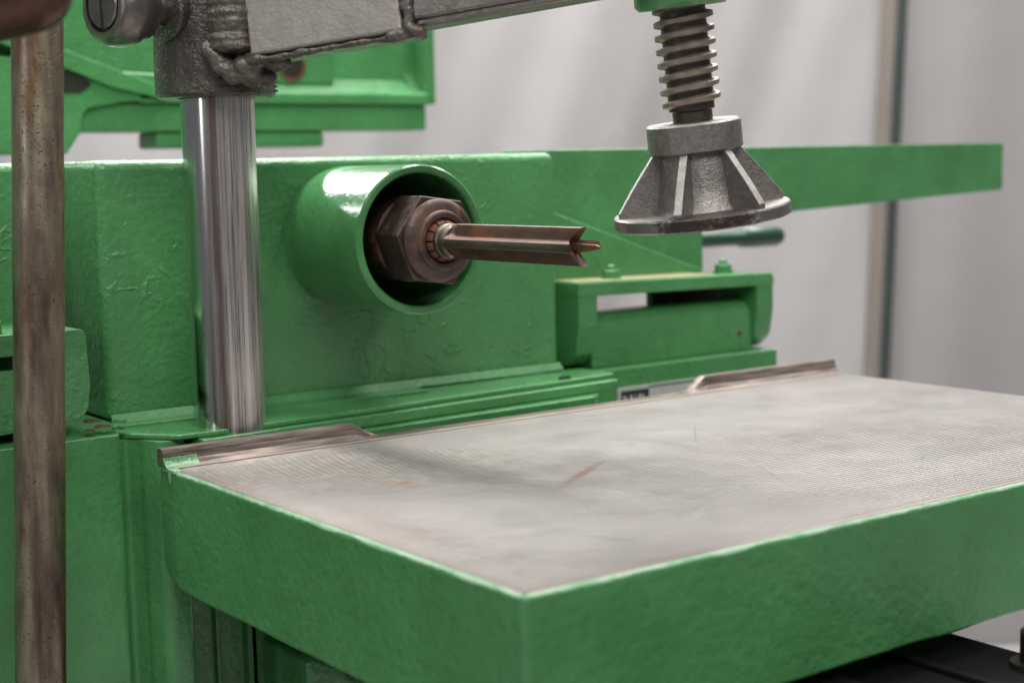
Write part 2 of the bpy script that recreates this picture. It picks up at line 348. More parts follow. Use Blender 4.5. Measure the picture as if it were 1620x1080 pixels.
cdir = Vector((0.8095, -0.5871, 0)); cn = Vector((-0.5871, -0.8095, 0)); cc = Vector((2222, 1645, 0))     # curtain line through the seam
def curtain_bm(u0, u1, slant, amp, back=0.0):
    bm = NB(); NU, NV = 150, 14; z0, z1 = -890, 1150; grid = []
    for j in range(NV + 1):
        z = z0 + (z1 - z0) * j / NV; row = []
        for i in range(NU + 1):
            uu = u0 + (u1 - u0) * i / NU
            s = uu - slant * (z - 150) + 0.0
            w = amp * (noise.noise((s * .0032, 1.3, z * .00025)) * 1.6 + noise.noise((s * .0085, 7.1, z * .0005)) * .55)
            p = cc + cdir * (uu + .045 * (z - 150)) + cn * (w - back); row.append(bm.verts.new((p.x, p.y, z)))
        grid.append(row)
    for j in range(NV):
        for i in range(NU): bm.faces.new((grid[j][i], grid[j][i + 1], grid[j + 1][i + 1], grid[j + 1][i]))
    bmesh.ops.solidify(bm, geom=bm.faces[:], thickness=3)
    return bm
c1 = thing('curtain', "wide pale grey curtain with soft slanting folds behind the machine", 'curtain', (cc.x - 1000 * cdir.x, cc.y - 1000 * cdir.y, -890))
obj('cloth', curtain_bm(-3300, -18, .30, 60), M['curtain'], c1, angle=80)
bm = NB()
for j in range(14):
    z0 = -890 + 2040 * j / 14; z1 = -890 + 2040 * (j + 1) / 14; vs = []
    for z in (z0, z1):
        for uu in (-46, -14):
            p = cc + cdir * (uu + .045 * (z - 150)) + cn * 75; vs.append(bm.verts.new((p.x, p.y, z)))
    bm.faces.new((vs[0], vs[1], vs[3], vs[2]))
bmesh.ops.remove_doubles(bm, verts=bm.verts, dist=.01); bmesh.ops.solidify(bm, geom=bm.faces[:], thickness=6)
obj('hem', bm, M['post'], c1, label="tan hem strip along the edge of the curtain")
c2 = obj('curtain', curtain_bm(24, 1700, .02, 22), M['curtain'], None, angle=80)
tag(c2, "flatter grey curtain panel to the right of the dark seam", 'curtain')
bm = NB(); p0 = cc + cn * -40
for z0, z1 in ((-890, 1150),):
    a = p0 + cdir * (.045 * (z0 - 150)); b = p0 + cdir * (.045 * (z1 - 150)); a.z = z0; b.z = z1
    lathe(bm, [(0, 0), (45, 0), (45, (b - a).length), (0, (b - a).length)], a, b - a, 24)
tag(obj('curtain_post', bm, M['dark_post'], None), "dark upright post showing as a narrow line between the two curtains", 'post')

# ------------------------------------------------------------------ the machine: headstock and bed
mach = thing('boring_machine', "green cast iron headstock and bed of the boring machine behind the steel table", 'machine', (240, 700, -500))
bm = NB(); prism(bm, [(3, 20), (479, 20), (479, 237.5), (3, 237.5)], 'y', 585, 1000)
head = obj('headstock', bm, M['green_old'], mach, bevel=9, seg=5)
bm = NB(); prism(bm, [(585, 19), (579, 19), (579, 20), (581, 22.5), (585.5, 27)], 'x', 5, 479)
obj('fillet', bm, M['green_matt'], mach, bevel=1)
# spindle guard tube
bm = NB(); R = 63.5
lathe(bm, [(R, 0), (R, 125.5), (R - 1.6, 127), (R - 5.6, 127), (R - 7.2, 125.5), (R - 7.2, 2), (R - 7.2, 0)], (236, 585, 164.8), (0, -1, 0), 96, closed=True)
obj('guard_tube', bm, M['green_smooth'], mach)
bm = NB(); lathe(bm, [(0, 0), (56.2, 0), (56.2, 2), (0, 2)], (236, 584.5, 164.8), (0, -1, 0), 48)
obj('tube_back', bm, M['hole'], mach)
# bed, in plan
bm = NB()
plan = rounded([(-420, 520), (-13, 520), (-4, 562), (76, 560), (76, 553), (80, 553), (82, 564), (104, 562), (105, 552), (112, 552), (300, 552), (300, 900), (-420, 900)],
               [0, 6, 0, 0, 1, 1, 0, 0, 1, 1, 0, 0, 0], 5)
prism(bm, plan, 'z', -520, 20.6)
obj('bed', bm, M['green'], mach, bevel=2.2)
bm = NB(); prism(bm, rounded([(-12, 534), (-2, 540), (6, 530), (14, 505), (38, 508), (42, 545), (42, 600), (-12, 600)], [2, 5, 5, 10, 9, 3, 0, 0], 6), 'z', -520, 13.3)
obj('pillar', bm, M['green'], mach, bevel=2.5)
# stepped slideways under the headstock
bm = NB()
prism(bm, rounded([(-8, 545), (28, 500), (60, 498), (505, 530), (505, 584), (-8, 584)], [3, 8, 20, 3, 0, 0]), 'z', 13.5, 18.2)
obj('slideway', bm, M['green'], mach, bevel=1.6)
bm = NB(); prism(bm, rounded([(44, 490), (500, 518), (500, 584), (44, 584)], [3, 3, 0, 0]), 'z', 3.5, 13.4)
obj('slideway', bm, M['green'], mach, bevel=1.6)
bm = NB(); prism(bm, rounded([(44, 484), (455, 500), (470, 512), (470, 584), (44, 584)], [3, 8, 8, 0, 0]), 'z', -60, 3.2)
obj('slideway', bm, M['green'], mach, bevel=1.6)
bm = NB(); prism(bm, [(432, 527.2), (448, 528.3), (440, 533)], 'z', 17, 21.5)
obj('paint_chip', bm, M['dark_green'], mach)
# rail with nameplate to the right
bm = NB(); box(bm, 301, 783, 577, 800, -420, 14.5)
obj('rail', bm, M['green'], mach, bevel=3)
pl = None
bm = NB(); box(bm, 546, 690, 575.6, 576.9, -34, -6.3)
pl = obj('nameplate', bm, M['silver'], mach, bevel=.4)
bm = NB(); box(bm, 551, 589, 575.3, 575.7, -30, -10.5); obj('name_panel', bm, M['print'], pl)
bm = NB(); box(bm, 589.4, 690, 575.3, 575.7, -9.6, -8.2); obj('name_line', bm, M['print'], pl)
bm = NB()
for x, w, h in ((553.5, 2.2, 2.6), (557, 1.6, 1.5), (563, 3, 2.0), (570, 1.2, 2.2), (575, 3, 2.2), (580, 2, 1.6)): box(bm, x, x + w, 575.05, 575.32, -19.5, -17.5 + h)
obj('lettering', bm, M['white'], pl)
# sliding cover with a half-round top
bm = NB(); prism(bm, rounded([(592, 14), (592, 71), (650, 71), (650, 14)], [0, 24, 24, 0], 10), 'x', 527, 757)
obj('slide_cover', bm, M['green'], mach, bevel=2.5)
bm = NB(); lathe(bm, [(0, 0), (3.4, 0), (3.4, .8), (0, .8)], (738, 592.2, 34), (0, -1, 0), 14); obj('oil_plug', bm, M['flake'], mach)
# side plate with the long tapering bar, diagonal rib
bm = NB(); prism(bm, rounded([(476, 95), (738, 95), (738, 157), (880, 163.5), (1287, 178.6), (1288, 241), (476, 241)], [0, 2, 6, 0, 3, 3, 0]), 'y', 650, 676)
obj('side_plate', bm, M['green'], mach, bevel=2.5)
bm = NB(); prism(bm, [(480, 178), (492, 184), (726, 104), (716, 96), (480, 96)], 'y', 634, 652)
obj('gusset', bm, M['green'], mach, bevel=3)
# clamp jaws at the left of the headstock
bm = NB()
prism(bm, rounded([(-160, 22), (-31, 34), (-27, 60), (-29, 105), (-160, 105), (-160, 88), (-84, 88), (-84, 77), (-160, 77)], [0, 14, 10, 7, 0, 2, 1, 1, 2]), 'y', 541, 640)
obj('clamp_jaw', bm, M['green_cast'], mach, bevel=3.5)
bm = NB()
th = [(0, 0)]
for k in range(7): th += [(7.0, k * 3), (8.4, k * 3 + 1.5)]
th += [(7, 21), (0, 21)]
lathe(bm, th, (-101, 562, 105), (0, 0, 1), 24); st = obj('stud', bm, M['green'], mach)
bm = NB(); hexhead(bm, (-101, 562, 105), (0, 0, 1), 14, 11, .3); obj('stud_nut', bm, M['green'], st, bevel=.8)
bm = NB(); box(bm, -420, -34, 640, 1000, 22, 237); obj('side_housing', bm, M['green_old'], mach, bevel=8)
# brackets that carry the table, seen below its left edge
bm = NB(); prism(bm, rounded([(118, -178), (150, -192), (158, -204), (240, -236), (240, -330), (118, -330)], [4, 3, 3, 0, 0, 0]), 'y', 470, 555)
obj('table_bracket', bm, M['green_cast'], mach, bevel=3)

# ------------------------------------------------------------------ work table
TB = (377.5, 228, -98)
tab = thing('work_table', "large machined steel topped work table with thick green painted sides in the foreground", 'table', TB)
bm = NB()
W, D_ = 757, 476.5
rim_v = [bm.verts.new(p) for p in ((0, 0, -.2), (W, 0, -.2), (W, D_, -.2), (0, D_, -.2))]
bm.free(); bm = NB()
def jag(a, b, z, n, amp):
    out = []
    for k in range(n + 1):
        t = k / n; out.append(Vector(a).lerp(Vector(b), t) + Vector((0, 0, z + amp * noise.noise((t * n * .31, z, 3.3)))))
    return out
bot = jag((0, 0, 0), (W, 0, 0), -92, 60, 1.6)[:-1] + jag((W, 0, 0), (W, D_, 0), -92, 20, 1)[:-1] + jag((W, D_, 0), (0, D_, 0), -98, 30, 1)[:-1] + jag((0, D_, 0), (0, 0, 0), -94, 30, 1.2)[:-1]
# soften the lower rear corner of the left side
for p in bot:
    if p.x < 1 and p.y > 440: p.z += 14 * ((p.y - 440) / 36.5) ** 2
top = [Vector((p.x, p.y, -.3)) for p in bot]
cen = Vector((W / 2, D_ / 2, 0))
inn = [Vector((min(max(p.x, 20), W - 20), min(max(p.y, 20), D_ - 20), p.z + 1)) for p in bot]
roof = [Vector((p.x, p.y, -24)) for p in inn]
L = [[bm.verts.new(p) for p in r] for r in (top, bot, inn, roof)]; N = len(bot)
for A, B in zip(L, L[1:]):
    for i in range(N): bm.faces.new((A[i], A[(i + 1) % N], B[(i + 1) % N], B[i]))
bm.faces.new(L[0][::-1]); bm.faces.new(L[3])
bmesh.ops.remove_doubles(bm, verts=bm.verts, dist=.01)
obj('table_body', bm, M['green'], tab, bevel=3.6, seg=4)
def worn_paint():
    n = NT("worn_pale_paint")
    w = n.ramp(n.noise(90, 5, .7, n.map((.35, .35, 1))), (.36, 0.0), (.58, 1.0))
    n.p(Base_Color=n.mix(w, (.10, .30, .12), (.30, .44, .31)), Roughness=.5)
    n.t.links.new(n.bump(n.noise(260, 3), .0004, .8), n.b.inputs['Normal'])
    return n.m
M['worn'] = worn_paint()
def rim_bm(axis, a0, a1):
    bm = NB(); rows = []; n_ = 90
    for k in range(n_ + 1):
        a = a0 + (a1 - a0) * k / n_; row = []
        lo_ = 150 + 22 * noise.noise((a * .03, 5, 1)) + 14 * noise.noise((a * .15, 2, 8))
        for q in range(7):
            t = math.radians(84 + (lo_ - 84) * q / 6); o1, z = 3.6 - 0 + 3.78 * math.cos(t), -3.9 + 3.78 * math.sin(t)
            row.append(bm.verts.new((a, o1, z) if axis == 'x' else (o1, a, z)))
        rows.append(row)
    for A, B in zip(rows, rows[1:]):
        for q in range(6): bm.faces.new((A[q], A[q + 1], B[q + 1], B[q]))
    return bm
obj('worn_edge', rim_bm('x', 4, 752), M['worn'], tab, label="pale worn paint along the front top edge")
obj('worn_edge', rim_bm('y', 4, 450), M['worn'], tab, label="pale worn paint along the left top edge")
# grooved steel top: real planing grooves running along x
bm = NB(); x0, x1 = 3.2, 753; prof = [(3.0, -.2), (3.4, .25)]; y = 5.0
while y < 452:
    prof += [(y, .30), (y + 2.9, .30), (y + 3.3, -.1), (y + 4.2, -.1)]; y += 4.6
prof += [(455, .30), (457, .30), (457, -.2)]
A = [bm.verts.new((x0, p[0], p[1])) for p in prof]; B = [bm.verts.new((x1, p[0], p[1])) for p in prof]
for i in range(len(prof) - 1): bm.faces.new((A[i], A[i + 1], B[i + 1], B[i]))
bmesh.ops.recalc_face_normals(bm, faces=bm.faces)
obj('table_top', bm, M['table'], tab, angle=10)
# rear rim strip and the two raised ridges with cutter run-outs
bm = NB(); box(bm, 1.5, 755.5, 457, 475.5, -1, .9); obj('rear_rim', bm, M['ridge'], tab, bevel=.8)
bm = NB(); box(bm, 4, 754, 455.2, 458.4, -.5, 1.25); obj('rear_strip', bm, M['ridge_bright'], tab, bevel=.5)
def ridge_bm(xs):
    bm = NB(); rows = []
    for x, h in xs:
        H = 13.5 * h
        pr = [(458.6, .7), (461.5, .9 + .08 * H), (463.6, .9 + .34 * H), (464.6, .9 + .36 * H), (465.3, .9 + .62 * H), (466.1, .9 + .64 * H), (466.8, .9 + .9 * H), (467.8, .9 + H), (475.6, .9 + H), (476.2, .4 + .9 * H), (476.2, .2)]
        rows.append([bm.verts.new((x, y, z)) for y, z in pr])
    for A, B in zip(rows, rows[1:]):
        for i in range(len(A) - 1): bm.faces.new((A[i], A[i + 1], B[i + 1], B[i]))
        bm.faces.new((A[-1], A[0], B[0], B[-1]))
    bm.faces.new(rows[0]); bm.faces.new(rows[-1][::-1])
    return bm
run = [(1 - t / 10) for t in range(11)]
def runout(x, sgn, L_): return [(x + sgn * L_ * t / 10, max(.02, 1 - math.sqrt(max(0, 1 - (1 - t / 10) ** 2)) if False else (1 - math.sin(t / 10 * math.pi / 2)) ** 1.0 if True else 0)) for t in range(11)]
obj('stop_ridge', ridge_bm([(-1, 1), (60, 1), (120, 1), (168, 1)] + runout(168.5, 1, 34)), M['ridge'], tab, angle=50, label="left raised steel ridge along the back edge of the table")
obj('stop_ridge', ridge_bm(runout(568, -1, 30)[::-1] + [(568.5, 1), (650, 1), (755, 1)]), M['ridge'], tab, angle=50, label="right raised steel ridge along the back edge of the table")
bm = NB(); prism(bm, [(457.2, .5), (459.5, 1.6), (463, 4.5), (465, 8), (466.6, 8.2), (466, .5)], 'x', -1.4, 27)
obj('paint_patch', bm, M['green'], tab, bevel=.6)
bm = NB(); prism(bm, [(468, -3), (459, -2), (456, -11), (452, -2.5), (446, -2), (446, .6), (468, .6)], 'x', -.9, 6)
obj('paint_drip', bm, green_paint("pale_green_paint", col=(.30, .56, .36)), tab, bevel=.5)

# ------------------------------------------------------------------ spindle nose and hollow bit
ax = Vector((0, -1, 0)); SX, SZ = 236, 164.8
chk = thing('collet_chuck', "rusty brown hexagonal collet chuck nut inside the green guard tube", 'chuck', (SX, 500, SZ - 40))
bm = NB()
def hexpt(k, r, y): t = math.radians(112 + 60 * k); return bm.verts.new((SX + r * math.cos(t), y, SZ + r * math.sin(t)))
rows = [[hexpt(k, 40.5, 468) for k in range(6)], [hexpt(k, 40.5, 433) for k in range(6)]]
bm.faces.new(rows[0]); 
for k in range(6): bm.faces.new((rows[0][k], rows[0][(k + 1) % 6], rows[1][(k + 1) % 6], rows[1][k]))
bm.faces.new(rows[1][::-1])
obj('hex_nut', bm, M['rust_steel'], chk, bevel=1.4, seg=3)
bm = NB(); lathe(bm, [(34.6, -.5), (34.6, 3.0), (33.4, 4.6), (30, 6.2), (25.5, 7.4), (24.3, 9.4), (22.8, 10.2), (19.6, 10.2), (18.2, 9), (17.6, 2), (17.6, -.5)], (SX, 433, SZ), ax, 64, closed=True)
obj('nut_collar', bm, M['rust_steel'], chk, angle=28)
bm = NB(); lathe(bm, [(0, 0), (36, 0), (36, 90), (30, 92), (0, 92)], (SX, 562, SZ), ax, 48); obj('spindle', bm, M['rust_steel'], chk)
bm = NB(); lathe(bm, [(0, 0), (17.5, 0), (17.5, 3), (0, 3)], (SX, 436, SZ), ax, 32); obj('collet_bore', bm, M['hole'], chk)
for k in range(12):
    bm = NB(); t = 2 * math.pi * k / 12
    lathe(bm, [(12.6, 0), (17.2, 0), (17.2, 9.5), (15.6, 13.5), (12.6, 14.2)], (SX, 433, SZ), ax, 5, closed=True, a0=t + .045, a1=t + .475)
    obj('collet_segment', bm, M['collet'], chk)
bit = thing('drill_bit', "rusted four fluted boring bit with forked tip and centre spur pointing over the table", 'drill bit', (SX, 330, SZ - 14))
bm = NB(); lathe(bm, [(0, 0), (12.4, 0), (12.4, 14), (14.6, 15), (14.6, 18.5), (13.9, 19.6), (13.9, 21), (14.4, 21.6), (14.2, 26.5), (12.5, 29), (0, 29)], (SX, 433, SZ), ax, 48)
obj('bit_shoulder', bm, M['bit_land'], bit, angle=28)
# fluted body: ring of 4 lands with V flutes; the end face is hollowed to a four-way fork
bm = NB(); rot = math.radians(2)
def section():
    pts = []
    for q in range(4):
        b = rot + math.pi / 2 * q
        for da, r in ((-12, 14.3), (-4, 14.5), (4, 14.5), (12, 14.3), (20, 11.6), (32, 8.2), (45, 6.8), (58, 8.2), (70, 11.6)):
            pts.append((b + math.radians(da), r, 1 if da <= 12 and da >= -12 else 0))
    return pts
sec = section(); rows = []
ys = [411, 405, 398, 380, 340, 300, 262, 250]
for i, yy in enumerate(ys):
    row = []
    for a_, r, land in sec:
        rr = r
        if i == 0: rr = 14.0
        elif i == 1: rr = 14.0 * .6 + r * .4
        row.append(bm.verts.new((SX + rr * math.cos(a_), yy, SZ + rr * math.sin(a_))))
    rows.append(row)
tip = []
for a_, r, land in sec:                    # tips reach furthest at the outside, hollow towards the middle
    yy = 238 + 12 * max(0.0, (14.5 - r) / 8.0)
    tip.append(bm.verts.new((SX + r * math.cos(a_), yy, SZ + r * math.sin(a_))))
rows.append(tip)
inner = [bm.verts.new((SX + 3.2 * math.cos(a_), 251, SZ + 3.5 * math.sin(a_))) for a_, r, l in sec]; rows.append(inner)
n_ = len(sec)
for ri, (A, B) in enumerate(zip(rows, rows[1:])):
    for i in range(n_):
        f_ = bm.faces.new((A[i], A[(i + 1) % n_], B[(i + 1) % n_], B[i]))
        f_.material_index = 1 if (sec[i][2] and sec[(i + 1) % n_][2] and ri < len(rows) - 2) else 0
bm.faces.new(rows[0][::-1]); bm.faces.new(inner)
obj('fluted_body', bm, [M['bit_steel'], M['bit_land']], bit, angle=32)
bm = NB()
sp = []
for yy, w_, h_ in ((258, 2.4, 2.4), (240, 2.2, 2.3), (236, 1.8, 2.0), (225, 1.6, 1.9), (220, .7, .8)):
    sp.append([bm.verts.new((SX + a * w_, yy, SZ + b * h_)) for a, b in ((-1, -1), (1, -1), (1, 1), (-1, 1))])
for A, B in zip(sp, sp[1:]):
    for i in range(4): bm.faces.new((A[i], A[(i + 1) % 4], B[(i + 1) % 4], B[i]))
bm.faces.new(sp[0][::-1]); bm.faces.new(sp[-1])
obj('centre_spur', bm, M['bit_steel'], bit, bevel=.5)

# ------------------------------------------------------------------ hold-down clamp: column, collar, arm, screw and foot
clp = thing('hold_down_clamp', "steel hold-down clamp with polished column, welded arm and coarse screw ending in a ribbed foot", 'clamp', (85.5, 525, -60))
bm = NB(); lathe(bm, [(0, 0), (29.7, 0), (29.7, 30), (29.7, 420), (0, 420)], (84.5, 525, -40), (0.004, 0, 1), 96); obj('column', bm, M['column'], clp)
bm = NB()
pr = [(31.5, 285), (46, 285), (48, 287.5)] + [(48, 287.5 + k * 10) for k in range(1, 12)] + [(31.5, 397.5)]
lathe(bm, pr, (85, 525, 0), (0, 0, 1), 72, closed=True, wob=.018)
obj('collar', bm, M['cast'], clp)
bm = NB()                                   # saw-cut notches along the right edge of the collar
rd = Vector((0.809, -0.588, 0))
for k in range(8):
    z = 289 + k * 3.6; p = Vector((85, 525, 0)) + rd * (46.6 + random.uniform(-.3, .5))
    box(bm, p.x - 4, p.x + 2.6, p.y - 4, p.y + 2.6, z, z + random.uniform(1.6, 2.6))
obj('serration', bm, M['cast'], clp, bevel=.4)
a_ = Vector((-.966, -.26, 0)).normalized(); bc = Vector((85, 525, 352))
bm = NB(); lathe(bm, [(0, 34), (24, 34), (24, 49), (22, 51), (0, 51)], bc, a_, 48, wob=.02); obj('boss', bm, M['cast'], clp, angle=30)
bm = NB(); lathe(bm, [(0, 48), (11.5, 48), (11.5, 66), (21.5, 67), (23.5, 69), (24.5, 77), (29, 82), (30.8, 90), (30.5, 98), (28, 104), (24.5, 106.5), (20, 107), (19.4, 101), (0, 101)], bc, a_, 64)
kb = obj('clamp_bolt', bm, M['knob'], clp, angle=35)
bm = NB(); lathe(bm, [(0, 100), (17.2, 100), (17.2, 106), (16.2, 107.4), (0, 108)], bc, a_, 40); sh = obj('screw_head', bm, M['knob'], kb, angle=30)
bm = NB(); e_, f__ = frame_of(a_)[1:]; o_ = bc + a_ * 108.0; vs = []
for da in (-.6, .35):
    for sx, sy in ((-1.1, -17), (1.1, -17), (1.1, 17), (-1.1, 17)): vs.append(bm.verts.new(o_ + a_ * da + f__ * sx + e_ * sy))
for q in ((3, 2, 1, 0), (4, 5, 6, 7), (0, 1, 5, 4), (1, 2, 6, 5), (2, 3, 7, 6), (3, 0, 4, 7)): bm.faces.new([vs[i] for i in q])
obj('screw_slot', bm, M['hole'], kb)
side = (-.84, -.543, 0)
d_ = Vector((149, -230, 26)).normalized()
pA, pB, pC = Vector((79, 449.5, 313)), Vector((149, 340, 325.2)), Vector((300, 107, 351.5))
bm = NB(); beam(bm, pA, pB, 9, side, 78, 72); obj('arm_plate', bm, M['arm'], clp, bevel=3.2)
bm = NB(); inn_ = -Vector(side) * 7
beam(bm, pA + inn_ + Vector((0, 0, -4)) - d_ * 18, pB + inn_ + Vector((0, 0, -4)) + d_ * 4, 34, side, 80, 74); obj('arm_root', bm, M['arm_dark'], clp, bevel=3)
bm = NB(); pD = pB + d_ * 8
beam(bm, pD - Vector(side) * 2 + Vector((0, 0, 7)), pC - Vector(side) * 2 + Vector((0, 0, 10)), 38, side, 66, 50); 
beam(bm, pD - Vector(side) * 6 + Vector((0, 0, 1.5)) - d_ * 6, pC - Vector(side) * 6 + Vector((0, 0, 4.5)), 30, side, 7, 7)
obj('arm', bm, M['arm_dark'], clp, bevel=2.5)
nv = Vector((-.84, -.543, 0))
def lump(name, balls, mat):                 # weld metal piled up: overlapping flattened drops fused by a remesh
    bm = NB()
    for p, rx, ax_ in balls:
        mt = Matrix.Translation(Vector(p)) @ Matrix.Diagonal((rx * ax_[0], rx * ax_[1], rx * ax_[2], 1))
        bmesh.ops.create_icosphere(bm, subdivisions=3, radius=1, matrix=mt)
    me = bpy.data.meshes.new('tmp'); bm.to_mesh(me); bm.free(); o = bpy.data.objects.new('tmp', me); C.objects.link(o)
    mod = o.modifiers.new('r', 'REMESH'); mod.mode = 'VOXEL'; mod.voxel_size = 1.2
    sm = o.modifiers.new('s', 'SMOOTH'); sm.iterations = 14
    dg = bpy.context.evaluated_depsgraph_get(); ev = o.evaluated_get(dg).to_mesh(); bm = NB(); bm.from_mesh(ev); o.evaluated_get(dg).to_mesh_clear()
    bpy.data.objects.remove(o); bpy.data.meshes.remove(me)
    for v in bm.verts: v.co += v.normal * (1.6 * noise.noise(v.co * .12) + .7 * noise.noise(v.co * .4))
    return obj(name, bm, mat, clp, angle=80)
rw = random.Random(4)
bl = []
for k in range(13):                          # flat overlapping ripples between collar and plate
    z = 322 + k * 6.4; p = Vector((74, 468, z + rw.uniform(-1, 1))); bl.append((p + Vector((rw.uniform(-1, 1), rw.uniform(-1, 1), 0)), 19, (1.0, 1.0, .30)))
lump('weld', bl, M['weld'])
bl = []
for p, q, n_, r_ in (((58, 478, 322), (72, 464, 300), 7, 8.5), ((72, 464, 300), (100, 462, 300), 8, 8.5), ((78, 458, 309), (104, 440, 309), 6, 7.5)):
    for k in range(n_):
        bl.append((Vector(p).lerp(Vector(q), k / (n_ - 1)) + Vector((rw.uniform(-2, 2), rw.uniform(-2, 2), rw.uniform(-2.5, 1.5))), r_ * rw.uniform(.75, 1.15), (1, 1, .8)))
lump('weld', bl, M['weld'])
lump('weld', [(pA.lerp(pB, k / 22) + Vector((3, 1, -3)) + Vector((0, 0, rw.uniform(-.7, .4))), rw.uniform(2.7, 3.1) * (1.7 - .7 * min(1, k / 6)), (1.6, 1.6, .8)) for k in range(23)], M['weld'])
bl = [(pB + d_ * 4 + nv * -1.5 + Vector((rw.uniform(-1, 1), rw.uniform(-1, 1), z)), rw.uniform(4.2, 4.9), (1, 1, .8)) for z in range(2, 78, 4)]
bl += [(pB + d_ * t - nv * 3 + Vector((0, 0, -1.5 + rw.uniform(-1, 1))), rw.uniform(4, 5.5), (1, 1, .9)) for t in range(-10, 16, 4)]
lump('weld', bl, M['weld'])

# screw axis, leaning
q0 = Vector((317.5, 200, 180.9)); q1 = Vector((298.6, 200, 338)); sa = (q1 - q0).normalized()
def sl(bm, prof, seg=64, **k): return lathe(bm, prof, q0, sa, seg, **k)
LEN = (q1 - q0).length
bm = NB(); sl(bm, [(0, LEN - 3), (31, LEN - 3), (34, LEN), (34, LEN + 20), (30, LEN + 40), (0, LEN + 40)]); obj('screw_nut', bm, M['green'], clp, angle=28)
# coarse square thread
bm = NB(); a, e, f = frame_of(sa); pitch, turns, r0, r1 = 9.65, 9.4, 16.9, 21.8; NSEG = 48; z0_ = 79.5; rows = []
for k in range(int(turns * NSEG) + 1):
    t = 2 * math.pi * k / NSEG; zz = z0_ + pitch * k / NSEG
    fade = min(1.0, k / (NSEG * .45)); ro = r0 + (r1 - r0) * fade; d = e * math.cos(t) + f * math.sin(t)
    rows.append([bm.verts.new(q0 + a * (zz + h) + d * r) for r, h in ((r0 - 1.5, -.1), (r0, .1), (ro - .5, 1.3), (ro, 1.7), (ro, 4.7), (ro - .5, 5.1), (r0, 6.3), (r0 - 1.5, 6.6))])
for A, B in zip(rows, rows[1:]):
    for i in range(7): bm.faces.new((A[i], A[i + 1], B[i + 1], B[i]))
bm.faces.new(rows[0]); bm.faces.new(rows[-1][::-1])
sc = obj('screw_thread', bm, M['thread'], clp, angle=40)
bm = NB(); sl(bm, [(0, 60), (14.6, 60), (14.6, 81), (16.7, 82), (16.7, LEN + 10), (0, LEN + 10)]); obj('screw_core', bm, M['thread_root'], sc)
# the foot
bm = NB(); sl(bm, [(0, 52), (33.4, 52), (34.6, 53.2), (34.6, 72), (33.2, 73.4), (15.5, 73.4), (15.2, 72), (0, 72)]); ft = obj('foot', bm, M['foot'], clp, angle=28)
bm = NB(); sl(bm, [(0, 9), (37, 9), (33.5, 14), (31, 30), (28, 50), (27.5, 53), (0, 53)], 64, wob=.02); obj('foot_cone', bm, M['foot'], ft, angle=40)
bm = NB(); sl(bm, [(0, 0), (63, 0), (65, 1.2), (65, 8.6), (64, 9.8)], 80); sl(bm, [(64, 9.8), (60, 9.5), (0, 9.5)], 80, mi=1); obj('foot_base', bm, [M['rim'], M['dust']], ft, angle=28)
for k in range(6):
    t = math.radians(227 - 16 + 60 * k); dh = Vector((math.cos(t), math.sin(t), 0)); d = (dh - sa * dh.dot(sa)).normalized(); tn = sa.cross(d)
    bm = NB(); A, B = [], []
    pts = [(20, 9), (61.5, 9.2), (62, 13), (50, 30), (32.4, 52.5), (20, 52.5)]
    for s_, L_ in ((-1, A), (1, B)):
        for i, (r, h) in enumerate(pts): L_.append(bm.verts.new(q0 + sa * h + d * r + tn * s_ * (3.0 if i in (1, 2, 3, 4) else 4.2)))
    bm.faces.new(A[::-1]); bm.faces.new(B)
    for i in range(6):
        bm.faces.new((A[i], A[(i + 1) % 6], B[(i + 1) % 6], B[i])).material_index = 1 if i in (2, 3) else 0
    obj('rib', bm, [M['foot'], M['rib_edge']], ft, bevel=.7, seg=2)

# ------------------------------------------------------------------ hinged bracket with two bolts, right of the headstock
hb = thing('hinge_bracket', "green forked bracket with two bolts on its tan primed top, right of the headstock", 'bracket', (640, 620, 17))
bm = NB(); prism(bm, rounded([(502, 91), (502, 105.5), (783, 100), (783, 86)], [2, 2, 9, 2]), 'y', 582, 648); obj('top_plate', bm, M['green'], hb, bevel=2)
bm = NB(); prism(bm, [(508, 105.9), (700, 102.2), (700, 101.2), (508, 104.6)], 'y', 594, 646); obj('primer_patch', bm, M['primer'], hb)
for xa, xb, dz in ((502.5, 528, 0), (757, 782.5, -2)):
    bm = NB(); prism(bm, rounded([(582.6, 100 + dz), (582.6, 60 + dz), (588, 32 + dz), (604, 18 + dz), (646, 18 + dz), (646, 100 + dz)], [0, 16, 14, 10, 0, 0], 8), 'x', xa, xb)
    obj('ear', bm, M['green'], hb, bevel=2.2)
bm = NB(); prism(bm, [(664, 93), (664, 50), (805, 50), (805, 91)], 'y', 655, 664); obj('dark_gap_sheet', bm, M['hole'], hb)  # near-black sheet put behind for the dark gap under the top plate
for bx, by, bz in ((570, 612, 104), (733, 612, 101)):
    bm = NB(); lathe(bm, [(0, 0), (11, 0), (11, 3), (0, 3)], (bx, by, bz), (0, 0, 1), 24); bo = obj('bolt', bm, M['green'], hb)
    bm = NB(); hexhead(bm, (bx, by, bz + 3), (0, 0, 1), 9.6, 7, .2); obj('bolt_head', bm, M['green'], bo, bevel=.8)
    bm = NB(); lathe(bm, [(0, 0), (4.8, 0), (4.8, 4), (3.6, 5), (0, 5)], (bx, by, bz + 10), (0, 0, 1), 16); obj('bolt_end', bm, M['green'], bo)

bm = NB(); lathe(bm, [(0, -60), (9.5, -60), (9.5, 62), (12.5, 66), (13.5, 80), (13.5, 128), (11, 137), (5, 141), (0, 141.5)], (878, 800, 126), (1, 0, 0), 32)
obj('hand_lever', bm, M['dark_green'], mach, angle=50, label="dark green round handle sticking out behind the side plate")

